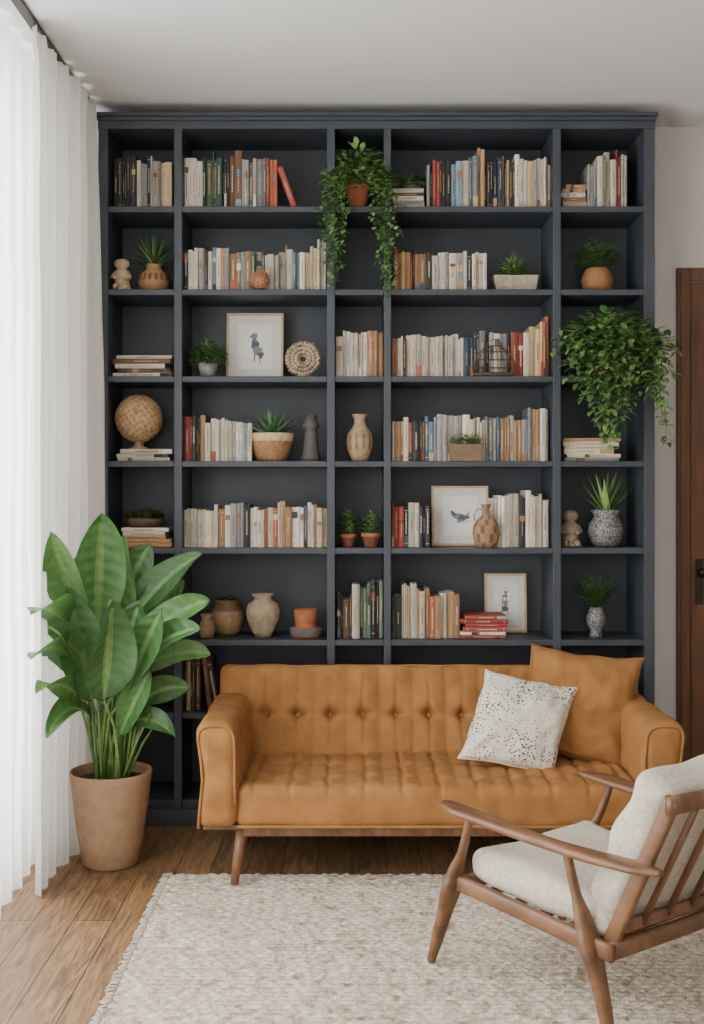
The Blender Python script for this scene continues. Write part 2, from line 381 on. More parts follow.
def spiky(mb,c,n,L,W,cols,spread=.8,droop=.5,mat=1,vert=.5):
    for i in range(n):
        a=2.39996*i+R.uniform(-.3,.3); k=(i+.5)/n
        d=V((math.cos(a)*spread*k,math.sin(a)*spread*k*.7,vert+(1-k)))
        mb.leaf(V(c)+V((math.cos(a),math.sin(a),0))*.004,d,L*R.uniform(.8,1.1),W,droop=droop*k,fold=.35,n=6,col=R.choice(cols),shape='lance',mat=mat,jit=.25)
def frond(mb,c,d,L,n,lw,cols,mat=1,droop=1.0):
    d=V(d).normalized(); p=V(c); pts=[p.copy()]
    for i in range(n):
        d=(d+V((0,0,-droop/n))).normalized(); p=p+d*L/n; pts.append(p.copy())
        side=d.cross(V((0,0,1))).normalized(); s=lw*math.sin(math.pi*(.15+.8*i/n))
        for sg in (-1,1): mb.leaf(p,side*sg+d*.4+V((0,0,.3)),s,s*.42,droop=.5,n=2,col=R.choice(cols),mat=mat,jit=.3)
    mb.sweep(pts,.0009,n=4,col=G3,mat=mat,caps=False)

def figurine(px,row,hpx,y=5.1,col=srgb(178,152,122)):
    b=MB(); s=y/F*hpx
    b.lathe([(0,0),(.26*s,0),(.28*s,.05*s),(.22*s,.12*s),(.2*s,.3*s),(.24*s,.45*s),(.2*s,.6*s),(.12*s,.66*s),(.13*s,.7*s),(.2*s,.78*s),(.21*s,.86*s),(.15*s,.96*s),(0,s)],n=20,rf=lambda a,z:1+.12*math.cos(2*a)+.05*math.sin(5*a+z*90))
    for sg in (-1,1):
        b.sweep([(sg*.2*s,-.05*s,.55*s),(sg*.27*s,-.12*s,.42*s),(sg*.12*s,-.24*s,.36*s)],[.06*s,.06*s,.05*s],n=8)
        b.sweep([(sg*.16*s,0,.85*s),(sg*.2*s,0,.93*s)],[.05*s,.02*s],n=8)
        b.sweep([(sg*.1*s,-.1*s,.14*s),(sg*.16*s,-.28*s,.12*s),(sg*.16*s,-.3*s,.03*s)],[.09*s,.08*s,.06*s],n=8)
    for i in range(len(b.c)): b.c[i]=col
    o=build('stone_figurine',b,[m_cer]); o.location=at(px,row,y)
figurine(122,1,33,5.07); figurine(570,4,37,5.1,srgb(128,112,92))
y=5.14; b=MB()
b.lathe(prof([(0,0),(9,0),(14,5),(16,12),(14,19),(8,24),(7,27),(9,29),(7.5,29),(5,26),(0,25)],y),col=srgb(178,140,100),n=32,colf=lambda z,k: srgb(112,76,50) if .05<z<.07 and k%2 else srgb(166,126,86))
spiky(b,(0,0,.118),80,.17,.015,[G3,G1,G4],spread=1.2,droop=.5,vert=.4)
o=build('vase_with_succulent',b,[m_cer,m_leaf]); o.location=at(154,1,y)
def knob(px,row,r_px,y,col,name):
    b=MB(); r=r_px*y/F
    b.lathe([(r*math.sin(math.pi*i/10),r-r*math.cos(math.pi*i/10)) for i in range(11)],n=16,col=col)
    for i in range(70):
        ph=math.acos(1-2*(i+.5)/70); th=i*2.39996
        d=V((math.sin(ph)*math.cos(th),math.sin(ph)*math.sin(th),math.cos(ph)))
        if d.z<-.85: continue
        b.sweep([V((0,0,r))+d*r*.85,V((0,0,r))+d*r*1.12],[(r*.2,r*.2),(r*.07,r*.07)],n=6,col=tuple(c*R.uniform(.6,1.2) for c in col))
    o=build(name,b,[m_cer]); o.location=at(px,row,y)
knob(260,1,9,5.0,srgb(156,106,72),'pinecone_ornament')
def tray(name,px,row,w,h,hp,y,col,plant):
    b=MB(); s=y/F; W=w*s/2; H=h*s; D=.045
    k=.88
    if y<5.05: D=.018
    vs=[(-W*k,-D*k,0),(W*k,-D*k,0),(W*k,D*k,0),(-W*k,D*k,0),(-W,-D,H),(W,-D,H),(W,D,H),(-W,D,H),(-W*.93,-D*.85,H),(W*.93,-D*.85,H),(W*.93,D*.85,H),(-W*.93,D*.85,H),(-W*.93,-D*.85,H*.8),(W*.93,-D*.85,H*.8),(W*.93,D*.85,H*.8),(-W*.93,D*.85,H*.8)]
    fs=[(0,3,2,1),(0,1,5,4),(1,2,6,5),(2,3,7,6),(3,0,4,7)]+[(4+i,4+(i+1)%4,8+(i+1)%4,8+i) for i in range(4)]+[(8+i,8+(i+1)%4,12+(i+1)%4,12+i) for i in range(4)]+[(12,13,14,15)]
    b.add(vs,fs,col,0); b.rbox((W*1.8,D*1.6,.01),.003,M=Matrix.Translation((0,0,H*.85)),col=srgb(60,45,32),nn=(1,1,1))
    plant(b,H)
    o=build(name,b,[m_cer,m_leaf]); o.location=at(px,row,y)
tray('succulent_planter',515,1,44,16,0,5.1,srgb(158,144,124),lambda b,H:(bush(b,(0,0,H),.05,.07,260,.032,.012,[G1,G3,G2],droop=.2),spiky(b,(0,0,H),40,.11,.010,[G1,G2],spread=.8)))
tray('herb_planter',465,3,34,17,0,5.018,srgb(112,88,66),lambda b,H:[bush(b,(dx,-.006,H-.003),.014,.045,70,.014,.011,[G1,G3,G4],droop=.2,stems=False) for dx in (-.05,-.025,0,.025,.05)])
def pot(mb,y,prof_px,col,ridges=0,colf=None):
    P=prof(prof_px,y)
    if ridges:
        Q=[]
        for i in range(len(P)-1):
            for k in range(4): 
                t=k/4; Q.append((P[i][0]*(1-t)+P[i+1][0]*t,P[i][1]*(1-t)+P[i+1][1]*t))
        Q.append(P[-1]); P=Q
    mb.lathe(P,col=col,n=40 if ridges else 28,colf=colf,rf=(lambda a,z:1+.03*math.sin(a*20)*(1 if int(z*180)%2 else -1)) if ridges else None)
y=5.12;b=MB(); pot(b,y,[(0,0),(9,0),(14,5),(16,12),(14,19),(11,24),(10,25),(9,22),(0,21)],srgb(148,102,64),1)
for i in range(60):
    a=i*2.4; frond(b,(0,0,.108),(math.cos(a),math.sin(a)*.6,R.uniform(.5,2.4)),R.uniform(.09,.15),12,.034,[G1,G3,G2],droop=.9)
o=build('potted_fern',b,[m_terra,m_leaf]); o.location=at(597,1,y)
b=MB(); b.lathe(prof([(0,0),(9,0),(11,3),(12,7),(10,7),(0,5)],5.1),col=srgb(70,70,60)); bush(b,(0,0,.025),.055,.055,190,.034,.015,[G3,G1,G4],droop=.3)
o=build('succulent_bowl',b,[m_cer,m_leaf]); o.location=(PX(411,5.1),5.12,SZ[0]+.084)
y=5.1;b=MB(); pot(b,y,[(0,0),(7,0),(9,9),(9.6,14),(8.5,14),(8,12),(0,11)],srgb(130,126,120)); bush(b,(0,0,.055),.07,.095,340,.036,.020,[G1,G2,G3])
for i in range(28):
    a=i*2.4; frond(b,(0,0,.06),(math.cos(a)*.7,math.sin(a)*.6,R.uniform(.7,2.0)),R.uniform(.07,.12),8,.026,[G1,G3,G2])
o=build('potted_herb',b,[m_cer,m_leaf]); o.location=at(208,2,5.07)
def frame(px0,px1,ytop,row,y,dr,tilt=7,col=m_frame,border=.010):
    s=y/F; w=(px1-px0)*s; h=PZ(ytop,y)-SZ[row]; b=MB(); t=border
    b.box(-w/2,-w/2+t,0,.016,0,h,mat=0); b.box(w/2-t,w/2,0,.016,0,h,mat=0); b.box(-w/2+t,w/2-t,0,.016,0,t,mat=0); b.box(-w/2+t,w/2-t,0,.016,h-t,h,mat=0)
    b.box(-w/2+t,w/2-t,.006,.014,t,h-t,col=srgb(206,202,194),mat=1)
    m=.2*w
    b.box(-w/2+m,w/2-m,.0052,.006,m*.9,h-m*.9,col=srgb(220,217,210),mat=1)
    for poly,c in dr:
        b.add([(x*w/2,.0048,z*h) for x,z in poly],[tuple(range(len(poly)))],srgb(*c),1)
    o=build('framed_art_print',b,[col,m_paint]); o.location=at((px0+px1)/2,row,y); o.location.z+=.002
    o.rotation_euler[0]=math.radians(-tilt)
def blob(cx,cz,rx,rz,c,n=12,a0=0): 
    ps=[]
    for i in range(n):
        a=2*math.pi*i/n; k=1+.22*math.sin(3*a+a0); x=rx*math.cos(a)*k; z=rz*math.sin(a)*k
        ps.append((cx+x,cz+z))
    return (ps,c)
bg=(124,128,138); bk=(88,90,98)
frame(226,283,312,2,5.17,[blob(-.02,.64,.10,.07,bg),blob(.0,.54,.14,.08,bk,a0=2),blob(.08,.44,.18,.07,bg,a0=1),blob(.2,.37,.12,.05,bk),([(-.02,.4),(.03,.4),(.0,.27),(-.04,.27)],bk),([(.12,.36),(.17,.36),(.22,.24),(.18,.24)],bg),([(-.1,.68),(-.2,.64),(-.09,.62)],bk)])
frame(432,489,486,4,5.16,[blob(-.1,.5,.22,.05,bg),blob(.12,.47,.2,.045,bk,a0=1),blob(.0,.42,.14,.04,bg,a0=2),([(-.35,.56),(-.2,.5),(-.1,.52),(-.3,.6)],bk),([(.15,.5),(.36,.58),(.3,.5),(.18,.46)],bg),blob(.22,.40,.1,.02,(180,182,186))],col=m_frame)
frame(485,527,574,5,5.24,[([(-.2,.3),(-.16,.3),(-.1,.62),(-.14,.62)],bk),([(.1,.3),(.14,.3),(.05,.62),(.01,.62)],bk),([(-.15,.6),(.08,.6),(.08,.63),(-.15,.63)],bk),blob(0,.5,.12,.05,bg),blob(-.02,.4,.14,.05,bk,a0=2),blob(.02,.67,.08,.04,bg)],tilt=5)
b=MB(); y=5.06; s=y/F; Ro=18*s
for ring,(rr,w) in enumerate([(.84,.2),(.60,.18),(.38,.15)]):
    k=int(32*rr)+5
    for i in range(k):
        a=2*math.pi*i/k+ring*.2; c=V((Ro*rr*math.cos(a),0,Ro*rr*math.sin(a)+Ro*1.02))
        rd=V((math.cos(a+R.uniform(-.6,.6)),0,math.sin(a+R.uniform(-.6,.6))))
        b.sweep([c-rd*Ro*w*.65+V((0,.004,0)),c+V((0,-.007,0)),c+rd*Ro*w*.7+V((0,.004,0))],[Ro*.07,Ro*.095,Ro*.07],n=6,col=tuple(q*R.uniform(.8,1.1) for q in srgb(176,156,130)))
b.lathe([(Ro*.16,0),(Ro*.98,0),(Ro*.99,.006),(Ro*.98,.012),(Ro*.16,.012),(Ro*.16,0)],M=Matrix.Translation((0,.014,Ro*1.02))@Matrix.Rotation(rad(90),4,'X'),n=36,col=srgb(150,128,102))
b.lathe([(0,0),(.022,0),(.022,.008),(.008,.014),(0,.014)],col=srgb(140,120,96),n=16)
o=build('woven_coral_disc',b,[m_cer]); o.location=at(303,2,y); 
b=MB(); y=5.018; s=y/F; P=[(20,1),(22,8),(20,16),(15,24),(7,30)]; KY=.16
for r_,h_ in P:
    b.sweep([(r_*s*math.cos(a*math.pi/14),r_*s*KY*math.sin(a*math.pi/14),h_*s+.002) for a in range(29)],.0016,n=5,caps=False)
for k in range(18):
    a=2*math.pi*k/18; b.sweep([(r_*s*math.cos(a),r_*s*KY*math.sin(a),h_*s+.002) for r_,h_ in P],.0012,n=4)
b.sweep([(-7*s*math.cos(t),0,30*s+7*s*math.sin(t)) for t in [i*math.pi/8 for i in range(9)]],.002,n=6)
b.lathe([(0,0),(20*s,0),(21*s,4*s),(19*s,4*s),(0,3*s)],M=Matrix.Diagonal((1,KY,1,1)),n=28)
o=build('wire_basket',b,[m_wire]); o.location=(PX(494,y),y,SZ[2]+.0006)
b=MB(); y=5.13; s=y/F; r=24*s; K=230
fib=[V((math.sqrt(1-(1-2*(i+.5)/K)**2)*math.cos(i*2.39996),math.sqrt(1-(1-2*(i+.5)/K)**2)*math.sin(i*2.39996),1-2*(i+.5)/K)) for i in range(K)]
nu,nv=130,70; vs=[];fs=[];cs=[];dd=[]
cz=.03+r
for j in range(nv+1):
    th=math.pi*j/nv
    for i in range(nu):
        a=2*math.pi*i/nu; d=V((math.sin(th)*math.cos(a),math.sin(th)*math.sin(a),math.cos(th)))
        m=max(d.dot(f) for f in fib); dist=math.acos(min(1,m)); g=math.exp(-(dist/.075)**2); k=1-.07*g; dd.append(g)
        vs.append(V((0,0,cz))+d*r*k)
for j in range(nv):
    for i in range(nu):
        fs.append((j*nu+i,(j+1)*nu+i,(j+1)*nu+(i+1)%nu,j*nu+(i+1)%nu)); g=1.05-.5*dd[j*nu+i]
        cs.append(tuple(q*g for q in srgb(184,150,110)))
b.add(vs,fs,cs,0,True)
b.lathe([(0,0),(.042,0),(.042,.006),(.024,.012),(.018,.022),(.028,.036),(0,.036)],col=srgb(160,132,100))
o=build('woven_sphere_ornament',b,[m_cer]); o.location=(PX(139,y),y,zt1+.001)
y=5.1;b=MB(); 
b.lathe([(x,z) for x,z in prof([(0,0),(14,0),(16,3),(17.2,6),(18,9),(19,12),(20,16),(21,20),(21.6,24),(22,28),(20.5,28),(19,24),(0,23)],y)],n=72,colf=lambda z,k: srgb(190,164,128) if .085<z<.11 else tuple(q*(.85 if (k//2+int(z*70))%2 else 1.05) for q in srgb(152,112,74)),rf=lambda a,z:1+.015*math.sin(a*36+(z*300)))
for i in range(40):
    a=2.39996*i; k=(i+.5)/40
    b.leaf((.01*math.cos(a),.01*math.sin(a),.105),(math.cos(a)*1.1*k,math.sin(a)*.7*k,.25+.8*(1-k)),.15*R.uniform(.8,1.1)*(.75+.3*k),.044,droop=-.1+.1*k,fold=.4,n=7,col=R.choice([srgb(104,140,100),srgb(84,122,84),srgb(132,160,120)]),shape='lance',mat=1,jit=.2)
o=build('basket_with_agave',b,[m_cer,m_leaf]); o.location=at(272,3,y)
y=5.1;b=MB(); b.lathe(prof([(0,0),(9.5,0),(9.5,4),(8,10),(7,20),(6.5,28),(5.5,30),(6,32),(8,34),(8.5,37),(6.5,39),(6,46),(4.5,46),(4,42),(0,41)],y),col=srgb(80,76,74)); o=build('stoneware_bottle_vase',b,[m_cer]); o.location=at(311,3,y)
b=MB(); b.lathe(prof([(0,0),(8,0),(9,3),(13,12),(14,20),(13,27),(8,34),(6,38),(6,42),(8.5,47),(7,47),(5,42),(0,40)],y),n=36,colf=lambda z,k: srgb(120,92,66) if (.05<z<.1 and (k+int(z*100))%3==0 or .12<z<.13) else srgb(156,130,98)); o=build('ceramic_vase',b,[m_cer]); o.location=at(360,3,y)
b=MB(); b.lathe(prof([(0,0),(14,0),(18,4),(20,9),(18,9),(0,6)],y),col=srgb(96,82,66)); bush(b,(0,0,.028),.08,.045,300,.030,.016,[G3,srgb(110,120,70),srgb(120,100,72)],droop=.2,stems=False)
o=build('moss_bowl',b,[m_cer,m_leaf]); o.location=(PX(143,y),5.14,zt2+.001)
for px,rr,hh in ((348,7.5,13),(371,9,14)):
    b=MB(); b.lathe(prof([(0,0),(rr*.7,0),(rr*.95,hh*.7),(rr*1.1,hh*.7),(rr*1.1,hh),(rr*.95,hh),(rr*.9,hh*.8),(0,hh*.8)],y),col=srgb(160,100,68))
    bush(b,(0,0,hh*.9*y/F),.036*rr/8,.105,380,.026,.012,[G1,G2,G4],droop=.1)
    o=build('potted_herb',b,[m_terra,m_leaf]); o.location=at(px,4,y)
y=5.075;b=MB(); b.lathe(prof([(0,0),(8,0),(12,5),(13.5,14),(12.5,22),(9,28),(4.5,32),(3.5,38),(5.5,43),(4,43),(2.5,38),(0,36)],y),n=36,colf=lambda z,k: srgb(104,76,52) if (k//2+int(z*60))%3==0 else srgb(144,112,80),M=Matrix.Diagonal((1,.7,1,1)))
s=y/F; b.sweep([(-4*s,0,38*s),(-9*s,0,38*s),(-12*s,0,32*s),(-11*s,0,26*s)],.003,up=V((0,1,0)),n=8,col=srgb(150,115,80)); o=build('ceramic_jug',b,[m_cer]); o.location=at(486,4,5.02)
y=5.12;b=MB(); b.lathe(prof([(0,0),(11,0),(15,5),(18,14),(17,22),(13,28),(12,31),(16,37),(14,37),(10,31),(0,29)],y),n=36)
for i in range(18):
    a=i*2.4; k=i/18
    b.leaf((.008*math.cos(a),.008*math.sin(a),.14),(math.cos(a)*(.2+.95*k),math.sin(a)*.4*k,1),.21-.04*k,.042,droop=.1,fold=.3,n=7,col=R.choice([G1,G2,srgb(130,162,90)]),shape='lance',mat=1)
o=build('vase_with_snake_plant',b,[m_pat,m_leaf]); o.location=at(606,4,y)
y=5.1
b=MB(); b.lathe(prof([(0,0),(6,0),(7.5,5),(8,12),(6,17),(5,20),(6.5,24),(5,24),(0,20)],y),col=srgb(126,98,74)); o=build('small_clay_vase',b,[m_cer]); o.location=at(207,5,5.05)
b=MB(); b.lathe(prof([(0,0),(9,0),(14,5),(17,15),(16,25),(12,32),(13,36),(11,36),(0,30)],y),n=32,colf=lambda z,k: srgb(100,76,52) if z>.11 else srgb(150,120,88)); bush(b,(0,0,.145),.04,.025,90,.030,.015,[G3,G1],stems=False); o=build('round_clay_pot',b,[m_cer,m_leaf]); o.location=at(227,5,5.17)
b=MB(); b.lathe(prof([(0,0),(8,0),(11,6),(16,18),(17,26),(15,33),(9,37),(8,39),(12,43),(10,43),(7,39),(0,38)],y),n=36,colf=lambda z,k: srgb(162,142,116) if not .13<z<.14 else srgb(110,90,70)); o=build('ceramic_vase',b,[m_cer]); o.location=at(263,5,y)
b=MB(); b.lathe(prof([(0,0),(15,0),(16,4),(16,9),(13,10),(10,10),(11,15),(12,19),(12,28),(10,28),(10,20),(0,18)],y),n=32,colf=lambda z,k: srgb(156,92,60) if z>.035 else (srgb(80,92,96) if z>.012 else srgb(140,84,56))); o=build('terracotta_dishes',b,[m_terra]); o.location=at(306,5,y)
b=MB(); b.lathe(prof([(0,0),(7,0),(6,4),(5,7),(9,13),(10,19),(8,25),(6,30),(5,30),(0,27)],y),n=28,col=srgb(160,150,138))
for i in range(50):
    a=i*2.4; frond(b,(0,0,.12),(math.cos(a)*.9,math.sin(a)*.5,R.uniform(.7,2.6)),R.uniform(.10,.17),10,.036,[G1,G2,G4],droop=.3)
o=build('vase_with_eucalyptus',b,[m_pat,m_leaf]); o.location=at(596,5,y)

# ------------------------------------------------------------------ trailing plants
def strand(mb,pts,leafL,leafW,step,cols,mat=1,per=3):
    P=[V(p) for p in pts]; out=[]
    for i in range(len(P)-1):
        p0=P[max(i-1,0)];p1=P[i];p2=P[i+1];p3=P[min(i+2,len(P)-1)]
        m=max(2,int((p2-p1).length/step))
        for k in range(m):
            t=k/m
            out.append(.5*((2*p1)+(-p0+p2)*t+(2*p0-5*p1+4*p2-p3)*t*t+(-p0+3*p1-3*p2+p3)*t**3))
    out.append(P[-1])
    mb.sweep(out,.0011,n=4,col=G3,mat=mat,caps=False)
    for i,p in enumerate(out):
        for k in range(per):
            a=R.uniform(0,2*math.pi)
            d=V((math.cos(a),-abs(math.sin(a))*.9-.1 if p.y<5.0 else math.sin(a),R.uniform(-.7,.5)))
            mb.leaf(p,d,leafL*R.uniform(.6,1.25),leafW*R.uniform(.7,1.25),droop=.8,n=3,col=R.choice(cols),mat=mat,jit=.35)
VC=[G1,G2,G3,srgb(136,168,98),srgb(92,126,70)]
y=5.08; o0=at(358,0,y); b=MB()
b.lathe([(r,z) for r,z in prof([(0,0),(8,0),(11,20),(13,20),(13,26),(11.5,26),(11,22),(0,22)],y)],c=o0,col=srgb(172,100,66))
top=o0+V((0,0,.115))
bush(b,top+V((0,0,.0)),.12,.17,430,.044,.026,VC)
for sx in (-.085,.085): bush(b,top+V((sx,-.06,-.03)),.06,.09,120,.042,.026,VC,stems=False)
yy=4.95
for (mx_,ex,ey) in [(332,318,225),(332,324,250),(336,331,286),(340,340,270),(342,345,235),(332,329,275),(337,333,235),(343,348,212),(326,319,212),(339,336,282),(333,327,262),(330,326,240),(341,337,256),(376,376,235),(380,377,268),(384,386,290),(377,388,265),(384,394,285),(376,388,240),(372,371,220),(383,390,296),(379,384,255),(386,398,235),(387,399,212),(381,383,278)]:
    x1=PX(mx_,yy); xe=PX(ex,yy); ze=PZ(ey,yy)
    y1_=yy-R.uniform(0,.05)
    mid=V(((x1+xe)/2+R.uniform(-.022,.022),y1_,(top.z+ze)/2))
    strand(b,[top+V((R.uniform(-.03,.03),0,.02)),V((x1*.6+top.x*.4,5.0,top.z+.05)),V((x1,yy,top.z-.02)),mid,V((xe,y1_,ze))],.031,.021,.018,VC,per=2)
build('trailing_pothos',b,[m_terra,m_leaf])
y=5.1; o0=at(604,2,y); b=MB()
b.lathe([(r,z) for r,z in prof([(0,0),(12,0),(17,26),(18,30),(16,30),(15,26),(0,26)],y)],c=o0,col=srgb(120,96,72))
top=o0+V((0,-.04,.13))
bush(b,top+V((.0,-.07,-.03)),.17,.20,520,.055,.030,VC)
bush(b,top+V((.10,-.13,-.06)),.13,.16,190,.055,.030,VC,stems=False)
bush(b,top+V((-.07,-.13,-.10)),.12,.16,170,.055,.030,VC,stems=False)
bush(b,top+V((.03,-.15,-.2)),.13,.16,170,.052,.030,VC,stems=False)
yy=4.93
ends=[(562,362),(568,378),(575,388),(582,400),(590,412),(597,425),(603,432),(608,445),(614,436),(619,425),(625,412),(632,402),(640,395),(650,385),(658,372),(666,362),(660,405),(665,443),(654,350),(570,345),(556,340),(600,398),(615,405),(628,385),(645,372),(585,375),(674,352),(605,440),(611,428),(596,408),(622,398),(637,380),(553,352),(566,360),(655,392),(670,375),(662,338),(662,425),(580,382),(590,395),(648,398),(559,330),(667,330)]
for ex,ey in ends:
    xe=PX(ex,yy); ze=PZ(ey,yy); x1=top.x*.45+xe*.55
    strand(b,[top+V((R.uniform(-.04,.04),0,.0)),V((top.x*.7+xe*.3,4.97,top.z+.06+R.uniform(-.02,.05))),V((x1*.5+xe*.5,yy-R.uniform(0,.08),top.z-.0+R.uniform(-.04,.05))),V((xe,yy-R.uniform(0,.05),ze))],.046,.026,.024,VC,per=2)
build('trailing_ivy',b,[m_terra,m_leaf])

# ------------------------------------------------------------------ sofa
sofa=empty('tufted_sofa')
def wr(p,a=.004,s=7): return noise.noise(p*s)*a
bs=.137; X0s,X1s=-.555,1.20; cxs=(X0s+X1s)/2; wback=X1s-X0s
ang=rad(-20); hB=.42
Mb=Matrix.Translation((cxs,4.835,.508))@Matrix.Rotation(ang,4,'X')
ZB=.0
def dback(p):
    if p.y<0:
        x=p.x; k=round(x/bs); dx=x-k*bs
        edge=min(1,(hB/2-abs(p.z))/.012); edge=max(0,edge)
        ex=max(0,min(1,(wback/2-abs(p.x)-.02)/.05)) if abs(k*bs)<wback/2-.08 else 0
        dz=p.z-ZB
        wv=.012*noise.noise(V((k*3.3,p.z*9,0)))
        amp=.8+.4*noise.noise(V((k*7.7,1,0)))
        crease=.014*amp*math.exp(-((dx+wv)/.008)**2)*(.25+.75*math.exp(-(dz/.10)**2))
        crease+=.011*math.exp(-((dz+.006*noise.noise(V((p.x*8,0,0))))/.012)**2)*(.3+.7*math.exp(-(dx/.035)**2))
        btn=.032*math.exp(-(dx*dx+dz*dz)/.024**2)
        puff=-.015*abs(math.cos(dx/bs*math.pi))**.7*(1-.5*math.exp(-(dz/.03)**2))
        return p+V((0,(crease+btn+puff+.006)*edge*ex+wr(p,.012,8),wr(p+V((5,0,0)),.006,12)))
    return p+V((0,0,wr(p,.006,6)))
b=MB(); b.rbox((wback,.15,hB),.035,M=Mb,nn=(220,3,56),disp=dback)
for k in range(-5,6):
    b.lathe([(.010*math.sin(math.pi*i/12),.005*math.cos(math.pi*i/12)) for i in range(7)],M=Mb@Matrix.Translation((k*bs,-.040,ZB))@Matrix.Rotation(rad(90),4,'X'),n=10)
hw=wback/2-.012; hz=hB/2-.008
def pp_(x,z): return (x,-.062,z+wr(V((x,0,z)),.006,6))
pts=[pp_(-hw,-.1),pp_(-hw,hz-.03),pp_(-hw+.03,hz)]+[pp_(-hw+.06+(2*hw-.12)*i/40,hz) for i in range(41)]+[pp_(hw-.03,hz),pp_(hw,hz-.03),pp_(hw,-.1)]
b.sweep(pts,.005,up=V((0,1,0)),n=6,M=Mb)
build('backrest',b,[m_must],parent=sofa,weld=True)
sw,sd,sh=1.50,.58,.155
Ms=Matrix.Translation((.323,4.47,.302))
def dseat(p):
    q=p.copy()
    k=round(p.x/bs); dx=p.x-k*bs
    if abs(k*bs)>sw/2-.04: dx=.06
    sidef=max(0,min(1,(sw/2-abs(p.x))/.04))
    wv=.012*noise.noise(V((k*3.3,p.y*9,2)))
    if p.z>0:
        rows=[-.15,.05]; zb=min(rows,key=lambda r:abs(r-p.y)); dy=p.y-zb
        ed=max(0,min(1,(sd/2-p.y)/.05))*sidef
        crease=.012*math.exp(-((dx+wv)/.009)**2)+.011*math.exp(-((dy+.008*noise.noise(V((p.x*8,0,4))))/.012)**2)*(.4+.6*math.exp(-(dx/.04)**2))
        btn=.026*math.exp(-(dx*dx+dy*dy)/.022**2)
        puff=.011*abs(math.cos(dx/bs*math.pi))**.7
        fr=max(0,min(1,(p.y+.29)/.10))
        q.z-=(crease+btn-puff)*ed*(.25+.75*fr)
    if p.y<-.2:
        f=max(0,min(1,(p.z+.0)/.07))
        q.y+=.004*math.exp(-((dx+wv)/.011)**2)*f*sidef
    q.z+=wr(p,.008,5); q.y+=wr(p+V((3,3,3)),.012,6)
    return q
b=MB(); b.rbox((sw,sd,sh),.04,M=Ms,nn=(200,60,8),disp=dseat)
for k in range(-5,6):
    for yb in (-.15,.05):
        b.lathe([(.010*math.sin(math.pi*i/12),.005*math.cos(math.pi*i/12)) for i in range(7)],M=Ms@Matrix.Translation((k*bs,yb,sh/2-.026)),n=10)
b.sweep([(-sw/2+.01+(sw-.02)*i/30,-sd/2+.002+.0,-sh/2+.010) for i in range(31)],.006,n=6,M=Ms)
build('seat_cushion',b,[m_must],parent=sofa,weld=True)
for i,ax in enumerate((-.49,1.135)):
    aw,ad,ah=.148,.66,.385
    Ma=Matrix.Translation((ax,4.495,.224+ah/2))
    def darm(p):
        q=p.copy(); t=(p.z+ah/2)/ah
        sg=-1 if i==0 else 1
        q.x+=sg*.02*max(0,t-.5)
        q.x+=sg*(-.006)*math.cos((t-.5)*3)
        q.x+=wr(p+V((i*9,0,0)),.014,7); q.y+=wr(p,.012,9); q.z+=wr(p,.014,5)+.008*math.cos(p.x/aw*3)
        q.z-=.02*max(0,-(p.y+ad/2-.05))*5 if p.z>0 else 0
        return q
    b=MB(); b.rbox((aw,ad,ah),.042,M=Ma,nn=(8,30,20),disp=darm,k=4)
    pts=[]
    hx=aw/2-.008; hz=ah/2-.008; r=.04
    loop=[(-hx,-hz)]+[(-hx+r-r*math.cos(t),hz-r+r*math.sin(t)) for t in [k*math.pi/8 for k in range(5)]]+[(hx-r+r*math.sin(t),hz-r+r*math.cos(t)) for t in [k*math.pi/8 for k in range(5)]]+[(hx,-hz)]
    pp=[]
    for j in range(len(loop)-1):
        for k in range(4):
            x=loop[j][0]+(loop[j+1][0]-loop[j][0])*k/4; z=loop[j][1]+(loop[j+1][1]-loop[j][1])*k/4
            w_=noise.noise(V((x*30,z*30,i)))*.004
            pp.append(darm(V((x+w_,-ad/2+.010,z+w_))))
    b.sweep(pp,.006,up=V((0,1,0)),n=6,M=Ma)
    build('armrest_%d'%(i+1),b,[m_must],parent=sofa,weld=True)
b=MB(); b.box(-.40,1.05,4.22,4.80,.187,.224); b.box(-.55,-.40,4.24,4.78,.205,.226); b.box(1.05,1.20,4.24,4.78,.205,.226)
build('base_rail',b,[m_walnut],parent=sofa,bevel=.006)
b=MB()
for (x,yv,dx) in [(-.40,4.26,-.03),(1.05,4.26,.03)]:
    b.sweep([(x,yv,.222),(x+dx*.5,yv-.02,.14),(x+dx,yv-.06,.0188)],[(.028,.028),(.022,.022),(.014,.014)],n=14)
for (x,yv,dx) in [(-.42,4.74,-.02),(1.07,4.74,.02)]:
    b.sweep([(x,yv,.222),(x+dx*.5,yv+.01,.12),(x+dx,yv+.02,.0005)],[(.026,.026),(.021,.021),(.013,.013)],n=14)
build('legs',b,[m_walnut],parent=sofa)
b=MB(); b.rbox((1.5,.14,.16),.02,M=Matrix.Translation((.323,4.80,.30)),nn=(2,2,2)); build('back_base',b,[m_must],parent=sofa,weld=True)

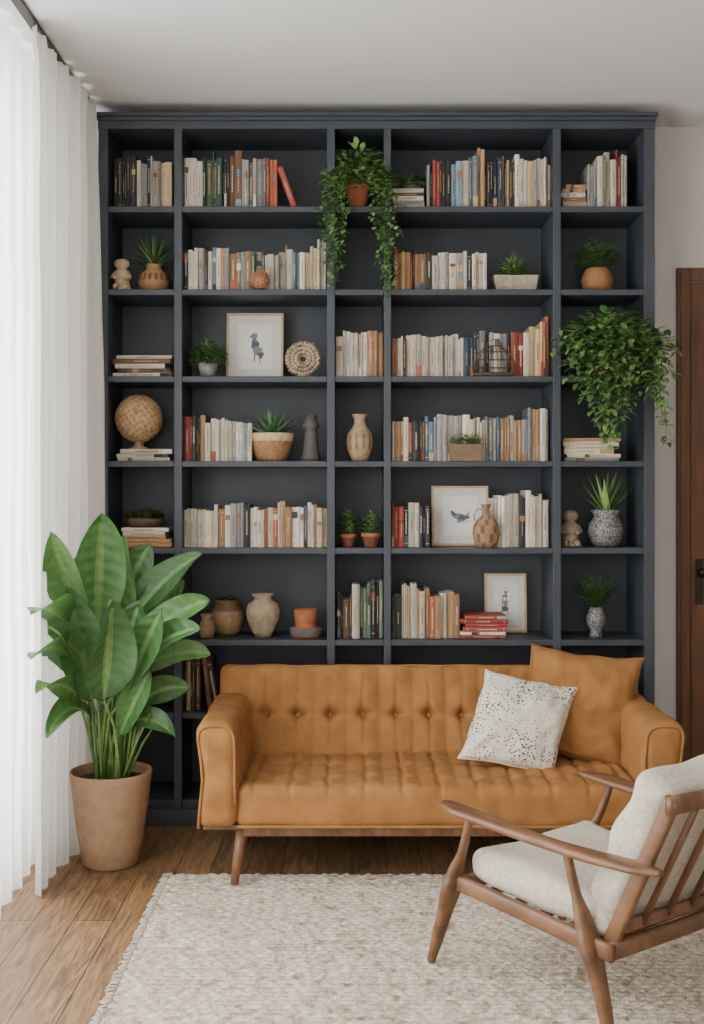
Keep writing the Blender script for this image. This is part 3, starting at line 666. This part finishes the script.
def pillow(name,w,h,t,loc,rx,ry,rz,m,seed,shear=0):
    b=MB(); n=44
    def P(i,j,sg):
        u=-1+2*i/n; v=-1+2*j/n
        x=w/2*u*(1-.075*(1-v*v)**1.0*abs(u)); z=h/2*v*(1-.09*(1-u*u)*abs(v))
        th=t/2*(max(0,(1-u**2))*max(0,(1-v**2)))**.42
        q=V((x,0,z)); wv=noise.noise(q*9+V((seed,seed,sg)))*.018+noise.noise(q*22+V((seed,0,sg)))*.007
        fade=min(1,(1-max(abs(u),abs(v)))*6)
        rr=math.hypot(u,v)
        wv+=.007*math.sin(math.atan2(v,u)*11+seed+3*noise.noise(q*6))*max(0,rr-.5)*fade
        return V((x+noise.noise(q*12+V((0,0,seed)))*.008+shear*z,sg*(th+wv*fade),z+noise.noise(q*10+V((seed,0,0)))*.010))
    for sg in (-1,1):
        vs=[P(i,j,sg) for i in range(n+1) for j in range(n+1)]
        fs=[]
        for i in range(n):
            for j in range(n):
                a=i*(n+1)+j; f=(a,a+n+1,a+n+2,a+1); fs.append(f if sg<0 else f[::-1])
        b.add(vs,fs,(1,1,1),0,True)
    edge=[P(0,j,0) for j in range(0,n+1,2)]+[P(i,n,0) for i in range(2,n+1,2)]+[P(n,j,0) for j in range(n-2,-1,-2)]+[P(i,0,0) for i in range(n-2,-1,-2)]
    b.sweep(edge,.0035,up=V((0,1,0)),n=6,caps=False)
    o=build(name,b,[m],weld=True)
    o.matrix_world=Matrix.Translation(loc)@Matrix.Rotation(rz,4,'Z')@Matrix.Rotation(rx,4,'X')@Matrix.Rotation(ry,4,'Y')
    return o
pillow('throw_pillow',.455,.45,.16,(.915,4.645,.590),rad(-20),rad(7),rad(-6),m_must,3,.06)
pillow('speckled_throw_pillow',.37,.37,.13,(.655,4.515,.548),rad(-24),rad(13),rad(4),m_speck,11,.14)

# ------------------------------------------------------------------ rug
b=MB(); rx0,rx1,ry0,ry1=-.70,2.1,1.9,4.35
dx=.0065; nx=int((rx1-rx0)/dx); ny=int((ry1-ry0)/dx); vs=[];fs=[]
RW=.027
for j in range(ny+1):
    yv=ry0+(ry1-ry0)*j/ny
    for i in range(nx+1):
        x=rx0+(rx1-rx0)*i/nx
        r=(yv+.006*noise.noise(V((x*9,yv*4,9))))/RW; ri=math.floor(r); ph=(ri%2)*.5+ .5*noise.noise(V((x*4,ri*1.7,0)))
        hgt=abs(math.sin(math.pi*r))**.8*(.45+.55*abs(math.sin(math.pi*(x/.042+ph))))
        hgt*=.8+.5*noise.noise(V((x*26,yv*34,3)))+.35*noise.noise(V((x*80,yv*80,3)))
        hgt=max(0,hgt)
        e=1 if 2<i<nx-2 and 2<j<ny-2 else .0
        xx=x+(noise.noise(V((yv*14,i*.0,7)))*.012 if i<3 or i>nx-3 else 0)
        yj=yv+(noise.noise(V((x*14,2,7)))*.010 if j<3 or j>ny-3 else 0)
        vs.append((xx,yj,.005+(.002+.0118*min(1,hgt))*e))
for j in range(ny):
    for i in range(nx):
        a=j*(nx+1)+i; fs.append((a,a+1,a+nx+2,a+nx+1))
cols=[]
for j in range(ny):
    yv=ry0+(ry1-ry0)*j/ny; ri=math.floor(yv/RW)
    for i in range(nx):
        x=rx0+(rx1-rx0)*i/nx
        k=noise.noise(V((x*20,ri*3.1,0)))*.6+noise.noise(V((x*70,yv*90,5)))*.4+noise.noise(V((x*3,yv*3,1)))*.06
        k=max(-1,min(1,k*1.6+.08))
        c=(194,180,162)
        if k<0: c=tuple(c[q]+(cc-c[q])*(-k) for q,cc in enumerate((134,114,96)))
        else: c=tuple(c[q]+(cc-c[q])*k for q,cc in enumerate((222,212,198)))
        cols.append(srgb(*c))
b.add(vs,fs,cols,0,True)
b.box(rx0+.01,rx1-.01,ry0+.01,ry1-.01,.0005,.006,srgb(180,165,145))
for k in range(230):
    yv=ry0+(ry1-ry0)*(k+R.random())/230
    l=R.uniform(.004,.020); b.sweep([(rx0+.02,yv,.010),(rx0-l*.5,yv+R.uniform(-.008,.008),.009),(rx0-l,yv+R.uniform(-.015,.015),.004)],[.004,.0035,.002],n=5,col=srgb(190,176,158))
m_rug2=mat('rug_wool_pile',None,.97,120,.2,240,.9,.005,spec=.1)
build('woven_rug',b,[m_rug2])

# ------------------------------------------------------------------ lounge chair
CO=V((.742,3.344,0)); ch=empty('lounge_chair',CO,math.atan2(.6,.8))
def child(name,b,m,**k): return build(name,b,[m],parent=ch,**k)
def spl(P,n=6):
    P=[V(p) for p in P]; out=[]
    for i in range(len(P)-1):
        p0=P[max(i-1,0)];p1=P[i];p2=P[i+1];p3=P[min(i+2,len(P)-1)]
        for k in range(n):
            t=k/n; out.append(.5*((2*p1)+(-p0+p2)*t+(2*p0-5*p1+4*p2-p3)*t*t+(-p0+3*p1-3*p2+p3)*t**3))
    out.append(P[-1]); return out
def spr(A,n=6):
    out=[]
    for i in range(len(A)-1):
        for k in range(n):
            t=k/n; t=t*t*(3-2*t); out.append((A[i][0]*(1-t)+A[i+1][0]*t,A[i][1]*(1-t)+A[i+1][1]*t))
    out.append(A[-1]); return out
ZR=.0192
for q,s in enumerate((-1,1)):
    b=MB()
    P=[(s*.295,.378,.520),(s*.307,.345,.519),(s*.315,.27,.516),(s*.31,.12,.508),(s*.30,-.06,.500),(s*.285,-.2,.498),(s*.27,-.32,.500),(s*.262,-.40,.503)]
    A=[(.006,.006),(.028,.010),(.038,.013),(.030,.014),(.025,.015),(.034,.014),(.038,.012),(.012,.008)]
    b.sweep(spl(P),spr(A),n=16,pw=.75)
    child('armrest_%d'%(q+1),b,m_walnut)
    b=MB()
    b.sweep(spl([(s*.29,.445,ZR),(s*.29,.395,.15),(s*.29,.35,.27),(s*.29,.335,.32),(s*.30,.29,.40),(s*.308,.25,.508)]),spr([(.012,.014),(.018,.023),(.023,.036),(.018,.026),(.012,.014),(.012,.012)]),up=V((1,0,0)),n=14,pw=.85)
    child('front_leg_%d'%(q+1),b,m_walnut)
    b=MB()
    b.sweep(spl([(s*.29,-.265,ZR),(s*.29,-.23,.15),(s*.29,-.19,.27),(s*.29,-.17,.32),(s*.297,-.145,.40),(s*.302,-.12,.495)]),spr([(.012,.014),(.018,.023),(.022,.036),(.018,.028),(.012,.014),(.012,.012)]),up=V((1,0,0)),n=14,pw=.85)
    child('rear_leg_%d'%(q+1),b,m_walnut)
    b=MB(); b.sweep(spl([(s*.282,.35,.288),(s*.282,.1,.278),(s*.282,-.26,.262)]),[(.013,.024)]*13,n=12,pw=.6); child('side_rail_%d'%(q+1),b,m_walnut)
    b=MB(); b.sweep(spl([(s*.25,-.215,.25),(s*.25,-.32,.47),(s*.25,-.425,.69)]),[(.022,.012)]*13,up=V((1,0,0)),n=12,pw=.6); child('back_stile_%d'%(q+1),b,m_walnut)
b=MB(); b.sweep([(-.28,.33,.280),(0,.335,.280),(.28,.33,.280)],(.012,.022),n=12,pw=.6); b.sweep([(-.28,-.245,.262),(0,-.25,.262),(.28,-.245,.262)],(.014,.024),n=12,pw=.6)
for k in range(5): yv=.25-.11*k; b.sweep([(-.28,yv,.270),(.28,yv,.270)],(.018,.007),n=8,pw=.6)
child('seat_rails',b,m_walnut)
b=MB(); b.sweep(spl([(-.265,-.422,.675),(0,-.442,.68),(.265,-.422,.675)]),[(.012,.024)]*13,n=12,pw=.6)
b.sweep([(-.25,-.245,.315),(0,-.25,.315),(.25,-.245,.315)],(.010,.018),n=12,pw=.6)
for k in range(4):
    x=-.15+.10*k; b.sweep([(x,-.25,.31),(x,-.335,.48),(x,-.43,.675)],(.009,.007),up=V((1,0,0)),n=10,pw=.6)
child('back_slats',b,m_walnut)
def dc(p,sd=0):
    return p+V((wr(p+V((sd,0,0)),.018,8),wr(p+V((0,sd,0)),.014,8),wr(p+V((0,0,sd)),.018,6)))
def dsc(p):
    q=dc(p,2); 
    if p.z>0: q.z+=.012*math.cos(p.x/.5*math.pi*.9)*math.cos(p.y/.56*math.pi*.9)
    return q
b=MB(); b.rbox((.52,.54,.10),.045,M=Matrix.Translation((0,.05,.330))@Matrix.Rotation(rad(2),4,'X'),nn=(20,20,6),disp=dsc,k=4)
child('seat_cushion',b,m_cream,weld=True)
ta=math.atan2(.22,.43)
Mc=Matrix.Translation((0,-.268,.535))@Matrix.Rotation(ta,4,'X')
def dbc(p):
    q=dc(p,6)
    if p.y>0: q.y+=.02*math.cos(p.x/.5*math.pi*.9)*math.cos(p.z/.46*math.pi*.9)
    return q
b=MB(); b.rbox((.50,.12,.44),.05,M=Mc,nn=(20,6,20),disp=dbc,k=4)
child('back_cushion',b,m_cream,weld=True)

# ------------------------------------------------------------------ big floor plant
b=MB(); pc=V((-.943,4.50,0)); s=4.5/F
b.lathe([(0,.0005),(.10,.0005),(.108,.01),(.125,.10),(.142,.22),(.155,.33),(.160,.355),(.158,.365),(.150,.365),(.146,.35),(.144,.32),(0,.32)],c=pc,n=48,col=srgb(158,126,96),mat=0)
b.lathe([(.1455,.325),(.10,.332),(.0,.335)],c=pc,n=32,col=(1,1,1),mat=2)
LG=[srgb(80,124,64),srgb(94,138,74),srgb(68,108,58),srgb(108,150,86)]
def bleaf(p0,p1,W,arch,col,facing,seed,twist=0):
    p0=V(p0);p1=V(p1); ax=p1-p0; L=ax.length
    f=V(facing).normalized()
    ctrl=(p0+p1)/2+V((0,0,arch*L))
    n=48; m=12; vs=[];fs=[];cs=[]
    for i in range(n+1):
        t=i/n; p=p0*(1-t)**2+ctrl*2*t*(1-t)+p1*t*t; tn=((ctrl-p0)*(1-t)+(p1-ctrl)*t).normalized()
        side=tn.cross(f).normalized(); nr=side.cross(tn).normalized()
        tw=twist*(t-.3)
        side=(side*math.cos(tw)+nr*math.sin(tw)).normalized(); nr=side.cross(tn)
        w=W/2*(t**.6*(1-t)**.72/.405)
        for j in range(m+1):
            u=-1+2*j/m
            rip=.012*W*math.sin((t*L/.016+abs(u)*2.5)*1.0*2)*(1-abs(u)**4)*(abs(u)>.05) + .08*W*math.sin(t*8+seed*2+(1 if u>0 else -1))*abs(u)**2
            vs.append(p+side*u*w+nr*((abs(u)**1.2)*w*.45+rip))
    g0=R.uniform(.8,1.15)
    for i in range(n):
        for j in range(m):
            a=i*(m+1)+j; fs.append((a,a+m+1,a+m+2,a+1))
            mid=j in(m//2-1,m//2)
            u=abs(-1+2*(j+.5)/m)
            g=g0*(1+.05*math.sin((i/n*L/.016+u*2.5)*2))*(1.0+.12*noise.noise(V((i*.2,j*.4,seed))))
            c=tuple(min(1,q*g) for q in col)
            if mid and i<n*.9: c=tuple(.65*q+.35*r_ for q,r_ in zip(c,srgb(150,184,110)))
            cs.append(c)
    b.add(vs,fs,cs,1,True)
    b.sweep([p0*(1-t)**2+ctrl*2*t*(1-t)+p1*t*t-f*.001 for t in [k/10 for k in range(10)]],[(.0035*(1-k/11),.003*(1-k/11)) for k in range(10)],n=5,col=srgb(140,172,98),mat=1)
leaves=[(98,632,101,513,46,0,.0),(84,640,50,533,34,-.03,.05),(114,620,150,543,32,.08,.08),(126,628,203,554,30,.06,.18),(134,650,210,600,28,0,.18),(84,650,30,612,34,-.02,.2),(86,678,31,660,28,.03,.22),(134,674,210,655,26,.05,.25),
(104,700,112,600,42,-.16,.02),(128,690,162,608,32,-.10,.05),(86,706,36,694,24,-.05,.22),(92,720,46,738,22,-.02,.35),(135,706,190,688,24,.04,.25),(116,640,124,536,38,.06,0),(92,700,66,586,38,-.10,.02),(130,722,176,738,20,-.03,.35),
(106,660,78,556,36,.05,.02),(122,655,184,580,30,.1,.1),(120,735,152,668,24,-.06,.05),(90,668,48,628,28,-.08,.1),(128,668,200,628,28,-.1,.15),(112,690,140,600,34,-.02,.05)]
for i,(bx,by,tx,ty,w,dy,ar) in enumerate(leaves):
    y0=4.5+dy; y1=4.5+dy*2.2-.02
    if (tx-HX)*y1/F<-1.085: y1=-1.085*F/(tx-HX)
    if (bx-HX)*y0/F<-1.05: y0=min(y0,(y0+y1)/2)
    p0=V((PX(bx,y0),y0,PZ(by,y0))); p1=V((PX(tx,y1),y1,PZ(ty,y1)))
    st=pc+V((R.uniform(-.05,.05),R.uniform(-.05,.05),.325))
    mid=st.lerp(p0,.55)+V(((st.x-p0.x)*.25,0,.05))
    b.sweep([st,st.lerp(mid,.5)+V((0,0,.01)),mid,mid.lerp(p0,.6),p0],[(.0085,.0085),(.0075,.0075),(.006,.006),(.005,.005),(.004,.004)],n=7,col=srgb(120,152,84),mat=1)
    dxn=(tx-bx)/80.0
    bleaf(p0,p1,w*s*1.15,ar,LG[(i*7+i//3)%4],(R.uniform(-.45,.45)+.3*dxn,-1,.3+.5*abs(dxn)),i,R.uniform(-.9,.9))
for k in range(22):
    a=R.uniform(0,6.28); st=pc+V((.06*math.cos(a),.06*math.sin(a),.325)); e=st+V((.12*math.cos(a)*R.uniform(.2,1.2),.06*math.sin(a),R.uniform(.2,.45)))
    b.sweep([st,st.lerp(e,.5)+V((0,0,.02)),e],[(.007,.007),(.0055,.0055),(.003,.003)],n=6,col=srgb(112,142,78),mat=1)
build('potted_bird_of_paradise',b,[m_terra,m_leaf,m_soil])

# ------------------------------------------------------------------ curtains
def curtain(name,y0,y1,xb,amp,per,m,ztop,seed,zb=.004,flare=0,slant=0):
    ny=int((y1-y0)/.006); nz=50; vs=[];fs=[]
    for j in range(nz+1):
        z=zb+(ztop-zb)*j/nz; t=j/nz
        for i in range(ny+1):
            yv=y0+(y1-y0)*i/ny
            ph=2*math.pi*yv/per+1.1*math.sin(yv*3.1+seed)+.45*math.sin(z*1.3+seed+yv*2)*(1-t)
            a=amp*(.75+.45*math.sin(yv*5+seed))*(1-.35*t**6)
            x=xb+a*math.sin(ph)+.25*a*math.sin(2.3*ph+seed)+.012*noise.noise(V((yv*4,z*2,seed)))
            if flare and yv>y1-.18: x+=flare*((yv-(y1-.18))/.18)*math.sin(math.pi*min(1,max(0,t*.9+.1)))
            if t>.975: x+= .006*math.sin(2*math.pi*yv/.03)
            vs.append((x,yv+slant*t*(i/ny),z))
    for j in range(nz):
        for i in range(ny):
            a=j*(ny+1)+i; fs.append((a,a+1,a+ny+2,a+ny+1))
    b=MB(); b.add(vs,fs,(1,1,1),0,True); return build(name,b,[m])
curtain('sheer_curtain',.1,4.60,-1.235,.030,.15,m_sheer,3.125,1.0)
curtain('linen_curtain',4.10,4.90,-1.135,.044,.12,m_drape,3.125,2.2,flare=.045,slant=.075)
b=MB(); b.box(-1.165,-1.13,.0,4.99,3.130,3.144); build('curtain_rail',b,[m_metal],bevel=.002)

# ------------------------------------------------------------------ lights, world, camera
w=bpy.data.worlds.new('World'); bpy.context.scene.world=w; w.use_nodes=True
bgn=w.node_tree.nodes['Background']; bgn.inputs[0].default_value=(.96,.98,1,1); bgn.inputs[1].default_value=3.0
def area(name,loc,rot,sx,sy,pw,col=(1,1,1)):
    l=bpy.data.lights.new(name,'AREA'); l.shape='RECTANGLE'; l.size=sx; l.size_y=sy; l.energy=pw; l.color=col
    o=bpy.data.objects.new(name,l); bpy.context.scene.collection.objects.link(o); o.location=loc; o.rotation_euler=rot
area('window_daylight',(-1.9,2.5,1.7),(0,rad(-90),0),2.9,4.4,400,(1,.985,.96))
area('rear_fill_light',(.0,-1.5,1.9),(rad(90),0,0),2.6,2.2,54,(1,.97,.92))  # added soft fill from behind the camera; that wall has no window
cam=bpy.data.cameras.new('camera'); co=bpy.data.objects.new('camera',cam); bpy.context.scene.collection.objects.link(co)
co.location=(0,0,CZ); co.rotation_euler=(rad(90),0,0); cam.sensor_fit='VERTICAL'; cam.sensor_height=36; cam.sensor_width=24.75
cam.lens=36*F/1024; cam.shift_y=-(512-HY)/1024; cam.clip_start=.05
bpy.context.scene.camera=co
